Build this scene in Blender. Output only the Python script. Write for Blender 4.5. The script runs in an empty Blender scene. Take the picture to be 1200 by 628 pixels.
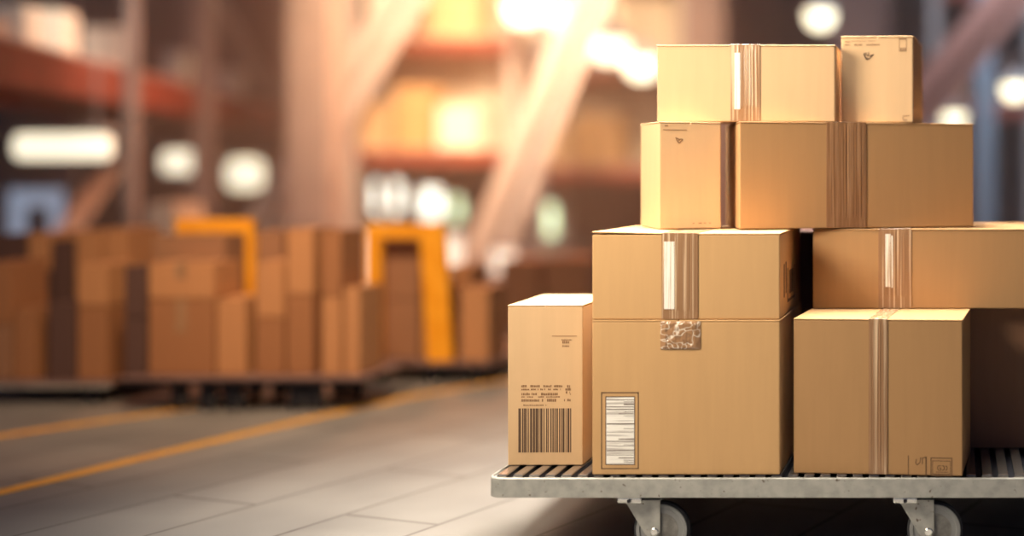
import bpy, bmesh, math, random
from mathutils import Vector, Matrix

S = bpy.context.scene
C = S.collection
R = math.radians
FPX, VX, VY, H = 1600.0, 1120.0, 200.0, 1.248      # focal length in px, vanishing point, eye height

# ------------------------------------------------------------------ camera
cam_d = bpy.data.cameras.new('camera')
cam = bpy.data.objects.new('camera', cam_d)
C.objects.link(cam)
cam.location = (0, 0, H)
cam.rotation_euler = (R(90), 0, 0)
cam_d.sensor_fit = 'HORIZONTAL'
cam_d.sensor_width = 36.0
cam_d.lens = 36.0 * FPX / 1200
cam_d.shift_x = (600 - VX) / 1200
cam_d.shift_y = -(314 - VY) / 1200
cam_d.clip_end = 200
cam_d.dof.use_dof = True
cam_d.dof.focus_distance = 4.53
cam_d.dof.aperture_fstop = 0.38
S.camera = cam

# ------------------------------------------------------------------ light and exposure
S.view_settings.view_transform = 'Standard'
S.view_settings.look = 'None'
S.view_settings.gamma = 1.0
S.view_settings.use_curve_mapping = False
S.view_settings.exposure = 0.0
S.cycles.use_denoising = True
S.cycles.max_bounces = 6
S.cycles.volume_bounces = 1

W = bpy.data.worlds.new('world')
S.world = W
W.use_nodes = True
W.node_tree.nodes['Background'].inputs[0].default_value = (0.10, 0.13, 0.26, 1)
W.node_tree.nodes['Background'].inputs[1].default_value = 0.40


def lamp(name, kind, loc, power, col, size=1.0, target=None, size_y=None, spread=None):
    d = bpy.data.lights.new(name, kind)
    d.energy = power
    d.color = col
    if kind == 'AREA':
        d.size = size
        if size_y:
            d.shape = 'RECTANGLE'
            d.size_y = size_y
        if spread:
            d.spread = R(spread)
    else:
        d.shadow_soft_size = size
    o = bpy.data.objects.new(name, d)
    C.objects.link(o)
    o.location = loc
    if target:
        o.rotation_euler = (Vector(target) - Vector(loc)).to_track_quat('-Z', 'Y').to_euler()
    return o


def at(px, py, Y):
    return Vector(((px - VX) * Y / FPX, Y, H - (py - VY) * Y / FPX))


# daylight from the hall's left side, roof light over the trolley, warm lamps in the haze
lamp('side_light', 'AREA', (-2.3, 3.2, 2.3), 58, (1.0, 0.87, 0.68), 1.1, (-0.7, 4.6, 1.2), None, 120)
lamp('roof_light', 'AREA', (-0.9, 4.95, 3.7), 135, (1.0, 0.93, 0.82), 1.3, (-0.7, 4.85, 0.6), None, 75)
o = lamp('warm_haze_light', 'SPOT', at(600, -270, 11.2), 5200, (1.0, 0.68, 0.40), 0.7, at(600, 70, 16.6))
o.data.spot_size, o.data.spot_blend = R(72), 1.0
o = lamp('warm_wide_light', 'SPOT', at(570, -260, 13.5), 2300, (1.0, 0.34, 0.12), 0.6, at(540, 330, 13.0))
o.data.spot_size, o.data.spot_blend = R(122), 1.0
lamp('cool_fill_light', 'AREA', (1.6, 10.6, 5.2), 130, (0.78, 0.87, 1.0), 1.5, (0.2, 15.0, 1.6), None, 110)  # unseen light added to turn the right background blue grey
lamp('shelf_fill_light', 'AREA', at(190, -190, 10.2), 20, (1.0, 0.86, 0.68), 0.8, at(150, 60, 11.4), None, 80)  # added out of view to brighten the parcels on the shelf
lamp('cart_fill_light', 'AREA', (-2.4, 4.4, 4.2), 42, (1.0, 0.68, 0.42), 1.0, (-3.75, 7.6, 0.6), None, 60)  # unseen fill added to light the carts from the front
lamp('floor_fill_light', 'AREA', (-1.2, 6.4, 6.5), 19, (1.0, 0.80, 0.58), 1.6, (-1.6, 6.4, 0), None, 42)  # unseen fill added to brighten the middle of the floor


# ------------------------------------------------------------------ materials
def mat(name, col, rough=0.6, metal=0.0, spec=0.4, emit=None, estr=0.0):
    m = bpy.data.materials.new(name)
    m.use_nodes = True
    b = m.node_tree.nodes['Principled BSDF']
    b.inputs['Base Color'].default_value = (*col, 1)
    b.inputs['Roughness'].default_value = rough
    b.inputs['Metallic'].default_value = metal
    b.inputs['Specular IOR Level'].default_value = spec
    if emit:
        b.inputs['Emission Color'].default_value = (*emit, 1)
        b.inputs['Emission Strength'].default_value = estr
    return m


def noisy(m, scale, stretch, c0, c1, lo=0.3, hi=0.7, bump=0.0, detail=4, coord='Object'):
    """Drive the base colour (and a bump) of m with stretched noise between c0 and c1."""
    nt = m.node_tree
    b = nt.nodes['Principled BSDF']
    tc = nt.nodes.new('ShaderNodeTexCoord')
    mp = nt.nodes.new('ShaderNodeMapping')
    mp.inputs['Scale'].default_value = stretch
    n = nt.nodes.new('ShaderNodeTexNoise')
    n.inputs['Scale'].default_value = scale
    n.inputs['Detail'].default_value = detail
    r = nt.nodes.new('ShaderNodeValToRGB')
    r.color_ramp.elements[0].position = lo
    r.color_ramp.elements[0].color = (*c0, 1)
    r.color_ramp.elements[1].position = hi
    r.color_ramp.elements[1].color = (*c1, 1)
    L = nt.links.new
    L(tc.outputs[coord], mp.inputs[0])
    L(mp.outputs[0], n.inputs['Vector'])
    L(n.outputs['Fac'], r.inputs[0])
    L(r.outputs[0], b.inputs['Base Color'])
    if bump:
        bp = nt.nodes.new('ShaderNodeBump')
        bp.inputs['Strength'].default_value = bump
        bp.inputs['Distance'].default_value = 0.002
        L(n.outputs['Fac'], bp.inputs['Height'])
        L(bp.outputs[0], b.inputs['Normal'])
    return m


def card(name, c, d=0.025):
    lo = tuple(max(0, x * (1 - d)) for x in c)
    hi = tuple(x * (1 + d) for x in c)
    return noisy(mat(name, c, 0.75, 0, 0.25), 3.0, (14, 14, 1.2), lo, hi, bump=0.05)


M = {}
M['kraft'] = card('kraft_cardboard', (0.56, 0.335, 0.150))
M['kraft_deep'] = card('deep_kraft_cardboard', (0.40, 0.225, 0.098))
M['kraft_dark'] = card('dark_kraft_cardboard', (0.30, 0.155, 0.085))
M['kraft_shade'] = card('shade_dark_cardboard', (0.10, 0.055, 0.045))  # shade put into the board colour of the darkest cartons
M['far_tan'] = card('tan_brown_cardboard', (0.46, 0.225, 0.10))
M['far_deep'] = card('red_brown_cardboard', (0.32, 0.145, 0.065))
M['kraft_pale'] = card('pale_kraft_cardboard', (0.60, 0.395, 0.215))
M['white_box'] = card('white_cardboard', (0.86, 0.78, 0.66))
M['ink'] = mat('brown_ink', (0.10, 0.055, 0.030), 0.7)
M['ink_mid'] = mat('worn_ink', (0.14, 0.075, 0.035), 0.7)
M['ink_soft'] = mat('faded_ink', (0.26, 0.14, 0.065), 0.7)
M['paper'] = noisy(mat('white_paper', (0.85, 0.8, 0.72), 0.6), 6, (1, 1, 30), (0.55, 0.50, 0.45), (0.92, 0.88, 0.80), 0.40, 0.52)
M['tape_glint'] = noisy(mat('white_tape_glint', (0.95, 0.9, 0.8), 0.35), 6, (40, 40, .6), (0.50, 0.38, 0.26), (0.92, 0.86, 0.76), 0.36, 0.50)  # white streaks painted in for the reflection on wrinkled tape
M['tape'] = noisy(mat('brown_tape', (0.33, 0.18, 0.09), 0.22, 0, 0.6), 14, (9, 9, 0.10),
                  (0.31, 0.17, 0.085), (0.66, 0.47, 0.30), 0.52, 0.66, detail=2)  # paler streaks painted in for highlights along the wrinkles
M['tape_dark'] = noisy(mat('dark_brown_tape', (0.24, 0.12, 0.06), 0.22, 0, 0.6), 12, (8, 8, 0.25),
                       (0.235, 0.115, 0.05), (0.36, 0.20, 0.10), 0.45, 0.66, detail=2)


def crumpled():
    """Clear tape that has whitened along its creases."""
    m = mat('crumpled_clear_tape', (0.42, 0.26, 0.15), 0.15, 0, 0.8)
    nt = m.node_tree
    L = nt.links.new
    tc = nt.nodes.new('ShaderNodeTexCoord')
    n = nt.nodes.new('ShaderNodeTexNoise'); n.inputs['Scale'].default_value = 14
    ad = nt.nodes.new('ShaderNodeMixRGB'); ad.blend_type = 'ADD'; ad.inputs[0].default_value = 0.16
    v = nt.nodes.new('ShaderNodeTexVoronoi'); v.feature = 'DISTANCE_TO_EDGE'; v.inputs['Scale'].default_value = 24
    r = nt.nodes.new('ShaderNodeValToRGB')
    r.color_ramp.elements[0].position = 0.0; r.color_ramp.elements[0].color = (0.80, 0.68, 0.54, 1)
    r.color_ramp.elements[1].position = 0.06; r.color_ramp.elements[1].color = (0.34, 0.185, 0.09, 1)
    L(tc.outputs['Object'], n.inputs['Vector']); L(tc.outputs['Object'], ad.inputs[1]); L(n.outputs['Color'], ad.inputs[2])
    L(ad.outputs[0], v.inputs['Vector']); L(v.outputs['Distance'], r.inputs[0])
    L(r.outputs[0], nt.nodes['Principled BSDF'].inputs['Base Color'])
    return m


M['tape_clear'] = crumpled()


def galvanised():
    m = mat('galvanised_steel', (0.5, 0.5, 0.47), 0.5, 0.25, 0.5)
    nt = m.node_tree
    b = nt.nodes['Principled BSDF']
    L = nt.links.new
    tc = nt.nodes.new('ShaderNodeTexCoord')
    n1 = nt.nodes.new('ShaderNodeTexNoise'); n1.inputs['Scale'].default_value = 26; n1.inputs['Detail'].default_value = 8
    r1 = nt.nodes.new('ShaderNodeValToRGB')
    r1.color_ramp.elements[0].position = 0.32; r1.color_ramp.elements[0].color = (0.33, 0.325, 0.295, 1)
    r1.color_ramp.elements[1].position = 0.62; r1.color_ramp.elements[1].color = (0.45, 0.44, 0.395, 1)
    n2 = nt.nodes.new('ShaderNodeTexNoise'); n2.inputs['Scale'].default_value = 60; n2.inputs['Detail'].default_value = 3
    r2 = nt.nodes.new('ShaderNodeValToRGB')
    r2.color_ramp.elements[0].position = 0.665; r2.color_ramp.elements[0].color = (0, 0, 0, 1)
    r2.color_ramp.elements[1].position = 0.72; r2.color_ramp.elements[1].color = (1, 1, 1, 1)
    mx = nt.nodes.new('ShaderNodeMixRGB')
    mx.inputs[2].default_value = (0.10, 0.065, 0.04, 1)
    L(tc.outputs['Object'], n1.inputs['Vector']); L(tc.outputs['Object'], n2.inputs['Vector'])
    L(n1.outputs['Fac'], r1.inputs[0]); L(n2.outputs['Fac'], r2.inputs[0])
    L(r2.outputs[0], mx.inputs[0]); L(r1.outputs[0], mx.inputs[1]); L(mx.outputs[0], b.inputs['Base Color'])
    bp = nt.nodes.new('ShaderNodeBump'); bp.inputs['Strength'].default_value = 0.15; bp.inputs['Distance'].default_value = 0.003
    L(n1.outputs['Fac'], bp.inputs['Height']); L(bp.outputs[0], b.inputs['Normal'])
    return m


M['galv'] = galvanised()
M['dull'] = noisy(mat('dull_wheel_metal', (0.22, 0.21, 0.19), 0.6, 0.1), 40, (1, 1, 1), (0.16, 0.15, 0.135), (0.27, 0.26, 0.235))
M['redgrey'] = mat('reddish_brace_paint', (0.52, 0.27, 0.22), 0.55)
M['slat'] = noisy(mat('worn_steel', (0.30, 0.28, 0.26), 0.20, 0.9), 12, (1, 0.1, 1), (0.18, 0.16, 0.15), (0.46, 0.42, 0.38))
M['black'] = mat('black_metal', (0.016, 0.016, 0.022), 0.5, 0.3)
M['rubber'] = mat('dark_rubber', (0.030, 0.030, 0.034), 0.6)
M['tread'] = mat('grey_rubber', (0.26, 0.26, 0.25), 0.6)
M['chrome'] = mat('shiny_steel', (0.75, 0.74, 0.70), 0.22, 0.9)
M['yellow'] = noisy(mat('yellow_paint', (0.85, 0.36, 0.02), 0.4), 8, (1, 1, 1), (0.80, 0.32, 0.012), (0.92, 0.42, 0.03))
M['line'] = noisy(mat('yellow_floor_paint', (0.75, 0.40, 0.06), 0.5), 9, (1, 1, 1), (0.62, 0.30, 0.04), (0.80, 0.42, 0.06))
M['red'] = noisy(mat('red_rack_paint', (0.24, 0.05, 0.03), 0.6), 5, (1, 1, 1), (0.19, 0.035, 0.022), (0.28, 0.055, 0.03))
M['grey'] = noisy(mat('grey_steel_paint', (0.42, 0.38, 0.37), 0.55), 5, (1, 1, 1), (0.38, 0.34, 0.33), (0.46, 0.42, 0.41))
M['pinkgrey'] = noisy(mat('pink_grey_paint', (0.55, 0.42, 0.39), 0.55), 5, (1, 1, 1), (0.50, 0.38, 0.35), (0.60, 0.46, 0.43))
M['dimgrey'] = noisy(mat('dim_grey_paint', (0.24, 0.19, 0.18), 0.55), 5, (1, 1, 1), (0.20, 0.16, 0.15), (0.28, 0.22, 0.21))
M['bluegrey'] = noisy(mat('blue_grey_paint', (0.20, 0.24, 0.29), 0.6), 5, (1, 1, 1), (0.17, 0.21, 0.26), (0.24, 0.28, 0.33))
M['brown'] = noisy(mat('brown_steel_paint', (0.20, 0.12, 0.10), 0.55), 5, (1, 1, 1), (0.17, 0.10, 0.085), (0.23, 0.14, 0.12))
M['concrete_col'] = noisy(mat('concrete_column', (0.52, 0.42, 0.38), 0.7), 4, (1, 1, 1), (0.30, 0.25, 0.23), (0.38, 0.32, 0.30), bump=0.2)
M['cream'] = noisy(mat('cream_glow_panel', (0.7, 0.6, 0.48), 0.7), 1.2, (2, 2, .5), (0.52, 0.40, 0.29), (0.80, 0.70, 0.56), 0.35, 0.65)
M['wall'] = noisy(mat('hall_wall_cladding', (0.11, 0.075, 0.07), 0.8), 2, (6, 6, 0.4), (0.06, 0.04, 0.042), (0.09, 0.06, 0.06))
M['glow'] = mat('lit_lamp_diffuser', (0.9, 0.85, 0.7), 0.5, emit=(1.0, 0.88, 0.60), estr=3.2)
M['glow_soft'] = mat('lit_batten_diffuser', (0.9, 0.85, 0.7), 0.5, emit=(1.0, 0.90, 0.66), estr=1.35)
M['pane'] = mat('daylit_pane', (0.9, 0.85, 0.7), 0.3, emit=(1.0, 0.90, 0.70), estr=4.5)
M['pane_green'] = mat('greenish_daylit_pane', (0.8, 0.85, 0.6), 0.3, emit=(0.80, 0.92, 0.52), estr=3.0)


def floor_material():
    m = mat('polished_floor_slabs', (0.3, 0.28, 0.26), 0.36, 0, 0.3)
    nt = m.node_tree
    b = nt.nodes['Principled BSDF']
    L = nt.links.new
    tc = nt.nodes.new('ShaderNodeTexCoord')
    mp = nt.nodes.new('ShaderNodeMapping')
    mp.inputs['Rotation'].default_value = (0, 0, R(20) + R(90))
    br = nt.nodes.new('ShaderNodeTexBrick')
    br.offset = 0.5
    br.inputs['Scale'].default_value = 1.0
    br.inputs['Brick Width'].default_value = 1.30
    br.inputs['Row Height'].default_value = 0.42
    br.inputs['Mortar Size'].default_value = 0.010
    br.inputs['Mortar Smooth'].default_value = 0.4
    br.inputs['Color1'].default_value = (0.205, 0.195, 0.180, 1)
    br.inputs['Color2'].default_value = (0.235, 0.222, 0.205, 1)
    br.inputs['Mortar'].default_value = (0.115, 0.107, 0.10, 1)
    n = nt.nodes.new('ShaderNodeTexNoise'); n.inputs['Scale'].default_value = 1.6; n.inputs['Detail'].default_value = 6
    r = nt.nodes.new('ShaderNodeValToRGB')
    r.color_ramp.elements[0].position = 0.3; r.color_ramp.elements[0].color = (0.78, 0.78, 0.78, 1)
    r.color_ramp.elements[1].position = 0.7; r.color_ramp.elements[1].color = (1.15, 1.13, 1.1, 1)
    mx = nt.nodes.new('ShaderNodeMixRGB'); mx.blend_type = 'MULTIPLY'; mx.inputs[0].default_value = 1
    L(tc.outputs['Object'], mp.inputs[0]); L(mp.outputs[0], br.inputs['Vector'])
    L(tc.outputs['Object'], n.inputs['Vector']); L(n.outputs['Fac'], r.inputs[0])
    L(br.outputs['Color'], mx.inputs[1]); L(r.outputs[0], mx.inputs[2]); L(mx.outputs[0], b.inputs['Base Color'])
    rr = nt.nodes.new('ShaderNodeMapRange')
    rr.inputs['To Min'].default_value = 0.45; rr.inputs['To Max'].default_value = 0.62
    L(n.outputs['Fac'], rr.inputs['Value']); L(rr.outputs[0], b.inputs['Roughness'])
    return m


M['floor'] = floor_material()


# ------------------------------------------------------------------ mesh helpers
def link(name, bm, m, parent=None, loc=None, smooth=False):
    bmesh.ops.recalc_face_normals(bm, faces=bm.faces[:])
    me = bpy.data.meshes.new(name)
    bm.to_mesh(me)
    bm.free()
    me.materials.append(m)
    if smooth:
        for p in me.polygons:
            p.use_smooth = True
    o = bpy.data.objects.new(name, me)
    C.objects.link(o)
    if parent:
        o.parent = parent
    if loc is not None:
        o.location = loc
    return o


def tag(o, label, cat, group=None):
    o['label'] = label
    o['category'] = cat
    if group:
        o['group'] = group
    return o


def empty(name, loc, rz=0.0):
    o = bpy.data.objects.new(name, None)
    C.objects.link(o)
    o.location = loc
    o.rotation_euler = (0, 0, rz)
    o.empty_display_size = 0.1
    return o


def bx(bm, x0, x1, y0, y1, z0, z1, bev=0.0, seg=1, mtx=None):
    r = bmesh.ops.create_cube(bm, size=1.0)
    vs = r['verts']
    for v in vs:
        v.co = Vector((x0 + (v.co.x + .5) * (x1 - x0), y0 + (v.co.y + .5) * (y1 - y0), z0 + (v.co.z + .5) * (z1 - z0)))
    if bev:
        es = list({e for v in vs for e in v.link_edges})
        r = bmesh.ops.bevel(bm, geom=es, offset=bev, segments=seg, affect='EDGES', profile=0.5)
        vs = r['verts']
    if mtx:
        bmesh.ops.transform(bm, matrix=mtx, verts=list({v for v in vs}))
    return vs


def box(name, x0, x1, y0, y1, z0, z1, m, parent=None, bev=0.0, seg=2):
    bm = bmesh.new()
    bx(bm, x0, x1, y0, y1, z0, z1, bev, seg)
    return link(name, bm, m, parent)


def beam_bm(bm, p0, p1, w, h, bev=0.0):
    """A straight member of width w and height h from p0 to p1."""
    p0, p1 = Vector(p0), Vector(p1)
    d = p1 - p0
    q = d.to_track_quat('Y', 'Z').to_matrix().to_4x4()
    bx(bm, -w / 2, w / 2, 0, d.length, -h / 2, h / 2, bev, 1, Matrix.Translation(p0) @ q)


def tube_bm(bm, pts, r, n=10):
    """A round bar following pts."""
    pts = [Vector(p) for p in pts]
    rings = []
    up = Vector((0, 1, 0))
    for i, p in enumerate(pts):
        t = (pts[min(i + 1, len(pts) - 1)] - pts[max(i - 1, 0)]).normalized()
        a = t.cross(up)
        if a.length < 1e-3:
            a = t.cross(Vector((1, 0, 0)))
        a.normalize()
        b = t.cross(a)
        rings.append([bm.verts.new(p + r * (math.cos(2 * math.pi * k / n) * a + math.sin(2 * math.pi * k / n) * b)) for k in range(n)])
    for i in range(len(rings) - 1):
        for k in range(n):
            bm.faces.new((rings[i][k], rings[i][(k + 1) % n], rings[i + 1][(k + 1) % n], rings[i + 1][k]))
    bm.faces.new(rings[0]); bm.faces.new(rings[-1])


def lathe_y(bm, prof, cx, cy, cz, n=40):
    """Revolve (radius, y) points about the Y axis through (cx, cy, cz)."""
    rings = []
    for r, y in prof:
        rings.append([bm.verts.new((cx + max(r, 1e-4) * math.cos(2 * math.pi * k / n), cy + y, cz + max(r, 1e-4) * math.sin(2 * math.pi * k / n))) for k in range(n)])
    for i in range(len(rings) - 1):
        for k in range(n):
            bm.faces.new((rings[i][k], rings[i][(k + 1) % n], rings[i + 1][(k + 1) % n], rings[i + 1][k]))
    bm.faces.new(rings[0]); bm.faces.new(rings[-1])


def lathe_z(bm, prof, n=28):
    rings = []
    for r, z in prof:
        rings.append([bm.verts.new((max(r, 1e-4) * math.cos(2 * math.pi * k / n), max(r, 1e-4) * math.sin(2 * math.pi * k / n), z)) for k in range(n)])
    for i in range(len(rings) - 1):
        for k in range(n):
            bm.faces.new((rings[i][k], rings[i][(k + 1) % n], rings[i + 1][(k + 1) % n], rings[i + 1][k]))
    bm.faces.new(rings[0]); bm.faces.new(rings[-1])


def structure(o):
    o['kind'] = 'structure'
    return o


# ------------------------------------------------------------------ the hall
YB = 24.0
structure(box('floor', -22, 9, 1.0, YB + .3, -0.2, 0.0, M['floor']))
structure(box('wall_back', -22, 9, YB, YB + .3, 0, 7.5, M['wall']))
structure(box('wall_left', -22.3, -22, 1.0, YB + .3, 0, 7.5, M['wall']))
structure(box('wall_right', 9, 9.3, 1.0, YB + .3, 0, 7.5, M['wall']))


def floor_line(name, pts, w):
    bm = bmesh.new()
    L_, R_ = [], []
    for i, p in enumerate(pts):
        a = pts[max(i - 1, 0)]; b = pts[min(i + 1, len(pts) - 1)]
        t = Vector((b[0] - a[0], b[1] - a[1])).normalized()
        nx, ny = -t.y * w / 2, t.x * w / 2
        L_.append(bm.verts.new((p[0] + nx, p[1] + ny, 0.002)))
        R_.append(bm.verts.new((p[0] - nx, p[1] - ny, 0.002)))
    for i in range(len(pts) - 1):
        bm.faces.new((L_[i], L_[i + 1], R_[i + 1], R_[i]))
    r = bmesh.ops.extrude_face_region(bm, geom=bm.faces[:])
    bmesh.ops.translate(bm, vec=(0, 0, -0.0015), verts=[v for v in r['geom'] if isinstance(v, bmesh.types.BMVert)])
    structure(link(name, bm, M['line']))


def ground(px, py):
    Y = H * FPX / (py - VY)
    return ((px - VX) * Y / FPX, Y)


floor_line('floor_marking', [ground(-60, 592), ground(0, 577), ground(190, 531), ground(380, 487), ground(490, 463), ground(610, 443)], 0.085)
floor_line('floor_marking', [ground(-60, 522), ground(0, 511), ground(130, 492), ground(300, 468)], 0.085)


# ------------------------------------------------------------------ cartons in front
def corrugated(bm, x0, x1, z0, z1, y, rnd, amp, nx=44, nz=24, flat_from=None, crumple=0.0):
    """A wrinkled strip in the XZ plane at y, ridges running up; below flat_from it lies flat."""
    ph = [(rnd.uniform(0, 6.28), rnd.uniform(5, 19), rnd.uniform(.4, 1)) for _ in range(6)]
    cr = [(rnd.uniform(0, 6.28), rnd.uniform(-14, 14), rnd.uniform(-14, 14)) for _ in range(14)]
    g = []
    for j in range(nz + 1):
        v = j / nz
        z = z0 + (z1 - z0) * v
        row = []
        for i in range(nx + 1):
            u = i / nx
            edge = min(1, 8 * u, 8 * (1 - u)) * min(1, 14 * v + .15, 14 * (1 - v) + .15)
            f = 1.0
            if flat_from is not None and v < flat_from:
                f = 0.15
            h = sum(a * math.sin(p + k * u * 6.28 + .5 * math.sin(3 * v + p)) for p, k, a in ph) / 3
            c = sum(abs(math.sin(p + a * u + b * v)) - .6 for p, a, b in cr) / 5
            row.append(bm.verts.new((x0 + (x1 - x0) * u, y - 0.0014 - edge * (amp * f * (h + 1) * .5 + crumple * (c + .9)), z)))
        g.append(row)
    for j in range(nz):
        for i in range(nx):
            bm.faces.new((g[j][i], g[j][i + 1], g[j + 1][i + 1], g[j + 1][i]))
    # side skirts down to the board, so that the strip has thickness
    rim = [(g[0][i].co, g[0][i + 1].co) for i in range(nx)] + [(g[nz][i].co, g[nz][i + 1].co) for i in range(nx)] + \
          [(g[j][0].co, g[j + 1][0].co) for j in range(nz)] + [(g[j][nx].co, g[j + 1][nx].co) for j in range(nz)]
    for a, b in rim:
        q = [bm.verts.new(a), bm.verts.new(b), bm.verts.new((b.x, y, b.z)), bm.verts.new((a.x, y, a.z))]
        bm.faces.new(q)


class Carton:
    def __init__(s, label, px0, px1, Y, rot, z0, depth, ytop=None, z1=None, m='kraft', lift=0.0, split=0.5, group='cartons stacked on the trolley'):
        th = R(rot)
        c, sn = math.cos(th), math.sin(th)
        k1 = (px1 - VX) / FPX
        X0 = (px0 - VX) * Y / FPX
        w = (k1 * Y - X0) / (c - k1 * sn)
        if z1 is None:
            z1 = H - (ytop - VY) * Y / FPX
        s.w, s.d, s.h, s.z0, s.z1 = w, depth, z1 - z0, z0, z1
        s.px0, s.px1, s.Y, s.th, s.X0 = px0, px1, Y, th, X0
        s.o = empty('carton', (X0 + c * w / 2 - sn * depth / 2, Y + sn * w / 2 + c * depth / 2, z0), th)
        tag(s.o, label, 'box', group)
        t = 0.005
        m = M[m]
        bm = bmesh.new()
        bx(bm, -w / 2, w / 2, -depth / 2, depth / 2, 0, s.h - t, 0.0035, 2)
        link('carton_body', bm, m, s.o)
        xs = -w / 2 + split * w
        for a, b, hinge in ((-w / 2 - .0005, xs - .0012, -1), (xs + .0012, w / 2 + .0005, 1)):
            bm = bmesh.new()
            vs = bx(bm, a, b, -depth / 2 - .001, depth / 2 + .001, s.h - t + .0006, s.h, 0.0012, 1)
            if lift and hinge < 0:
                for v in bm.verts:        # the free front corner of the flap stands up a little
                    v.co.z += lift * max(0, (v.co.x - a) / (b - a)) * 0 + lift * max(0, 1 - (v.co.x - a) / (b - a)) * max(0, -v.co.y / depth + .5)
            link('top_flap', bm, m, s.o)

    def x(s, px):                       # photo column -> local x on the front face
        k = (px - VX) / FPX
        return (k * s.Y - s.X0) / (math.cos(s.th) - k * math.sin(s.th)) - s.w / 2

    def z(s, py, px=None):              # photo row -> local z on the front face
        xx = s.x(px) + s.w / 2 if px is not None else s.w / 2
        Yp = s.Y + xx * math.sin(s.th)
        return H - (py - VY) * Yp / FPX - s.z0

    def tape(s, px0, px1, m='tape', amp=0.004, seed=1, flat=None, y0=None, y1=None, over_top=True, crumple=0.0, name='tape'):
        rnd = random.Random(seed)
        x0, x1 = s.x(px0), s.x(px1)
        zt = s.h - .0005 if y0 is None else s.z(y0)
        zb = 0.002 if y1 is None else s.z(y1)
        bm = bmesh.new()
        corrugated(bm, x0, x1, zb, zt, -s.d / 2 - .001, rnd, amp, flat_from=flat, crumple=crumple)
        if over_top:
            bx(bm, x0, x1, -s.d / 2 - .0022, s.d / 2 + .0022, s.h + .0002, s.h + .0014, 0.0004, 1)
            bx(bm, x0, x1, s.d / 2 + .001, s.d / 2 + .0022, s.h * .55, s.h + .0014, 0.0004, 1)
        return link(name, bm, M[m], s.o)

    def front(s, name, rects, m, th=0.0006, off=0.0):
        """Flat printed or stuck pieces on the front face; rects are photo rectangles."""
        bm = bmesh.new()
        for a, b, c, d in rects:
            bx(bm, s.x(a), s.x(c), -s.d / 2 - off - th, -s.d / 2 - off + .0001, s.z(d), s.z(b))
        return link(name, bm, M[m], s.o)

    def strokes(s, name, lines, m, wpx=1.2, th=0.0006):
        """Printed strokes between photo points on the front face."""
        bm = bmesh.new()
        ww = wpx * s.Y / FPX
        for pts in lines:
            for p, q in zip(pts[:-1], pts[1:]):
                a = Vector((s.x(p[0]), 0, s.z(p[1]))); b = Vector((s.x(q[0]), 0, s.z(q[1])))
                dvec = (b - a)
                nrm = Vector((-dvec.z, 0, dvec.x)).normalized() * ww / 2
                y = -s.d / 2
                f = [bm.verts.new((v.x, y - th, v.z)) for v in (a - nrm, b - nrm, b + nrm, a + nrm)]
                g = [bm.verts.new((v.x, y, v.z)) for v in (a - nrm, b - nrm, b + nrm, a + nrm)]
                bm.faces.new(f)
                for i in range(4):
                    bm.faces.new((f[i], f[(i + 1) % 4], g[(i + 1) % 4], g[i]))
        return link(name, bm, M[m], s.o)


def frame_rects(x0, y0, x1, y1, w):
    return [(x0, y0, x1, y0 + w), (x0, y1 - w, x1, y1), (x0, y0, x0 + w, y1), (x1 - w, y0, x1, y1)]


def text_rows(rows, seed):
    """Rows of small printed characters too small to read: (x0, x1, y, height)."""
    rnd = random.Random(seed)
    out = []
    for x0, x1, y, h in rows:
        x = x0
        while x < x1:
            w = rnd.uniform(.8, 2.2)
            if rnd.random() < .84:
                out.append((x, y + rnd.uniform(0, .25) * h, min(x + w, x1), y + h))
            x += w + rnd.uniform(.3, .7)
    return out


DZ = 0.272            # top of the trolley's deck
ZS = DZ + 0.0008

# narrow carton at the trolley's left end
b = Carton('narrow upright carton with a printed barcode at the left end of the trolley', 595, 683, 4.52, 0.6, ZS, 0.40, ytop=357.5, m='kraft_pale')
rnd = random.Random(5)
bars, x = [], 607.5
while x < 669:
    w = rnd.choice((.8, 1.1, 1.6, 2.4, 3.0))
    bars.append((x, 478.5, min(x + w, 669.5), 530))
    x += w + rnd.choice((.7, .9, 1.3, 1.9))
b.front('barcode', bars, 'ink')
b.front('printed_text', text_rows([(611, 659, 451, 2.6), (611, 657, 455.2, 2.0), (611, 632, 460, 3.0), (634, 656, 460, 3.2), (611, 656, 464.2, 1.5),
                                   (611, 632, 467.5, 3.0), (635, 652, 467, 3.6), (661, 669, 467.2, 3.0), (611, 641, 474, 1.4)], 7), 'ink_soft')
b.front('shipping_mark', text_rows([(663, 668, 451, 3), (662.5, 669, 454.5, 3), (663, 668, 458, 3), (662.5, 669, 461, 1.6)], 8), 'ink_soft')
b.front('printed_stamp', [(647, 393.4, 676, 394.2)] + text_rows([(658, 670, 397.5, 1.4), (659, 667, 399.2, 3.2), (659, 668, 404.5, 1.8)], 9), 'ink_soft')

# the two cartons stacked beside it
lower = Carton('large lower carton with a framed white label and a scrap of clear tape', 694, 914, 4.38, 0, ZS, 0.60, z1=0.7685, m='kraft', split=.46)
lower.tape(774, 821, 'tape_clear', 0.001, 3, y0=376.5, y1=409, over_top=False, crumple=0.004, name='clear_tape')
lower.front('label_frame', frame_rects(704.5, 459.5, 748.5, 549.5, 1.1) + frame_rects(709.5, 464.3, 744.2, 544.8, 1.0), 'ink')
lower.front('paper_label', [(710.5, 465.3, 743.2, 543.8)], 'paper', 0.0004)
lr = random.Random(3)
ln = []
for y, t in ((468, .8), (470.5, .5), (473, 1.3), (476.5, .7), (479, 1.0), (482, .5), (484.5, .7), (487, .5), (496, 1.2), (502, .5), (506, .5), (514, 1.1),
             (517, .5), (521, .5), (527.5, 1.0), (533, .5), (536, .8), (539, .5), (541, .6)):
    ln.append((711 + lr.choice((0, 0, 0, 14, 20)), y, 743, y + t))
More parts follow.
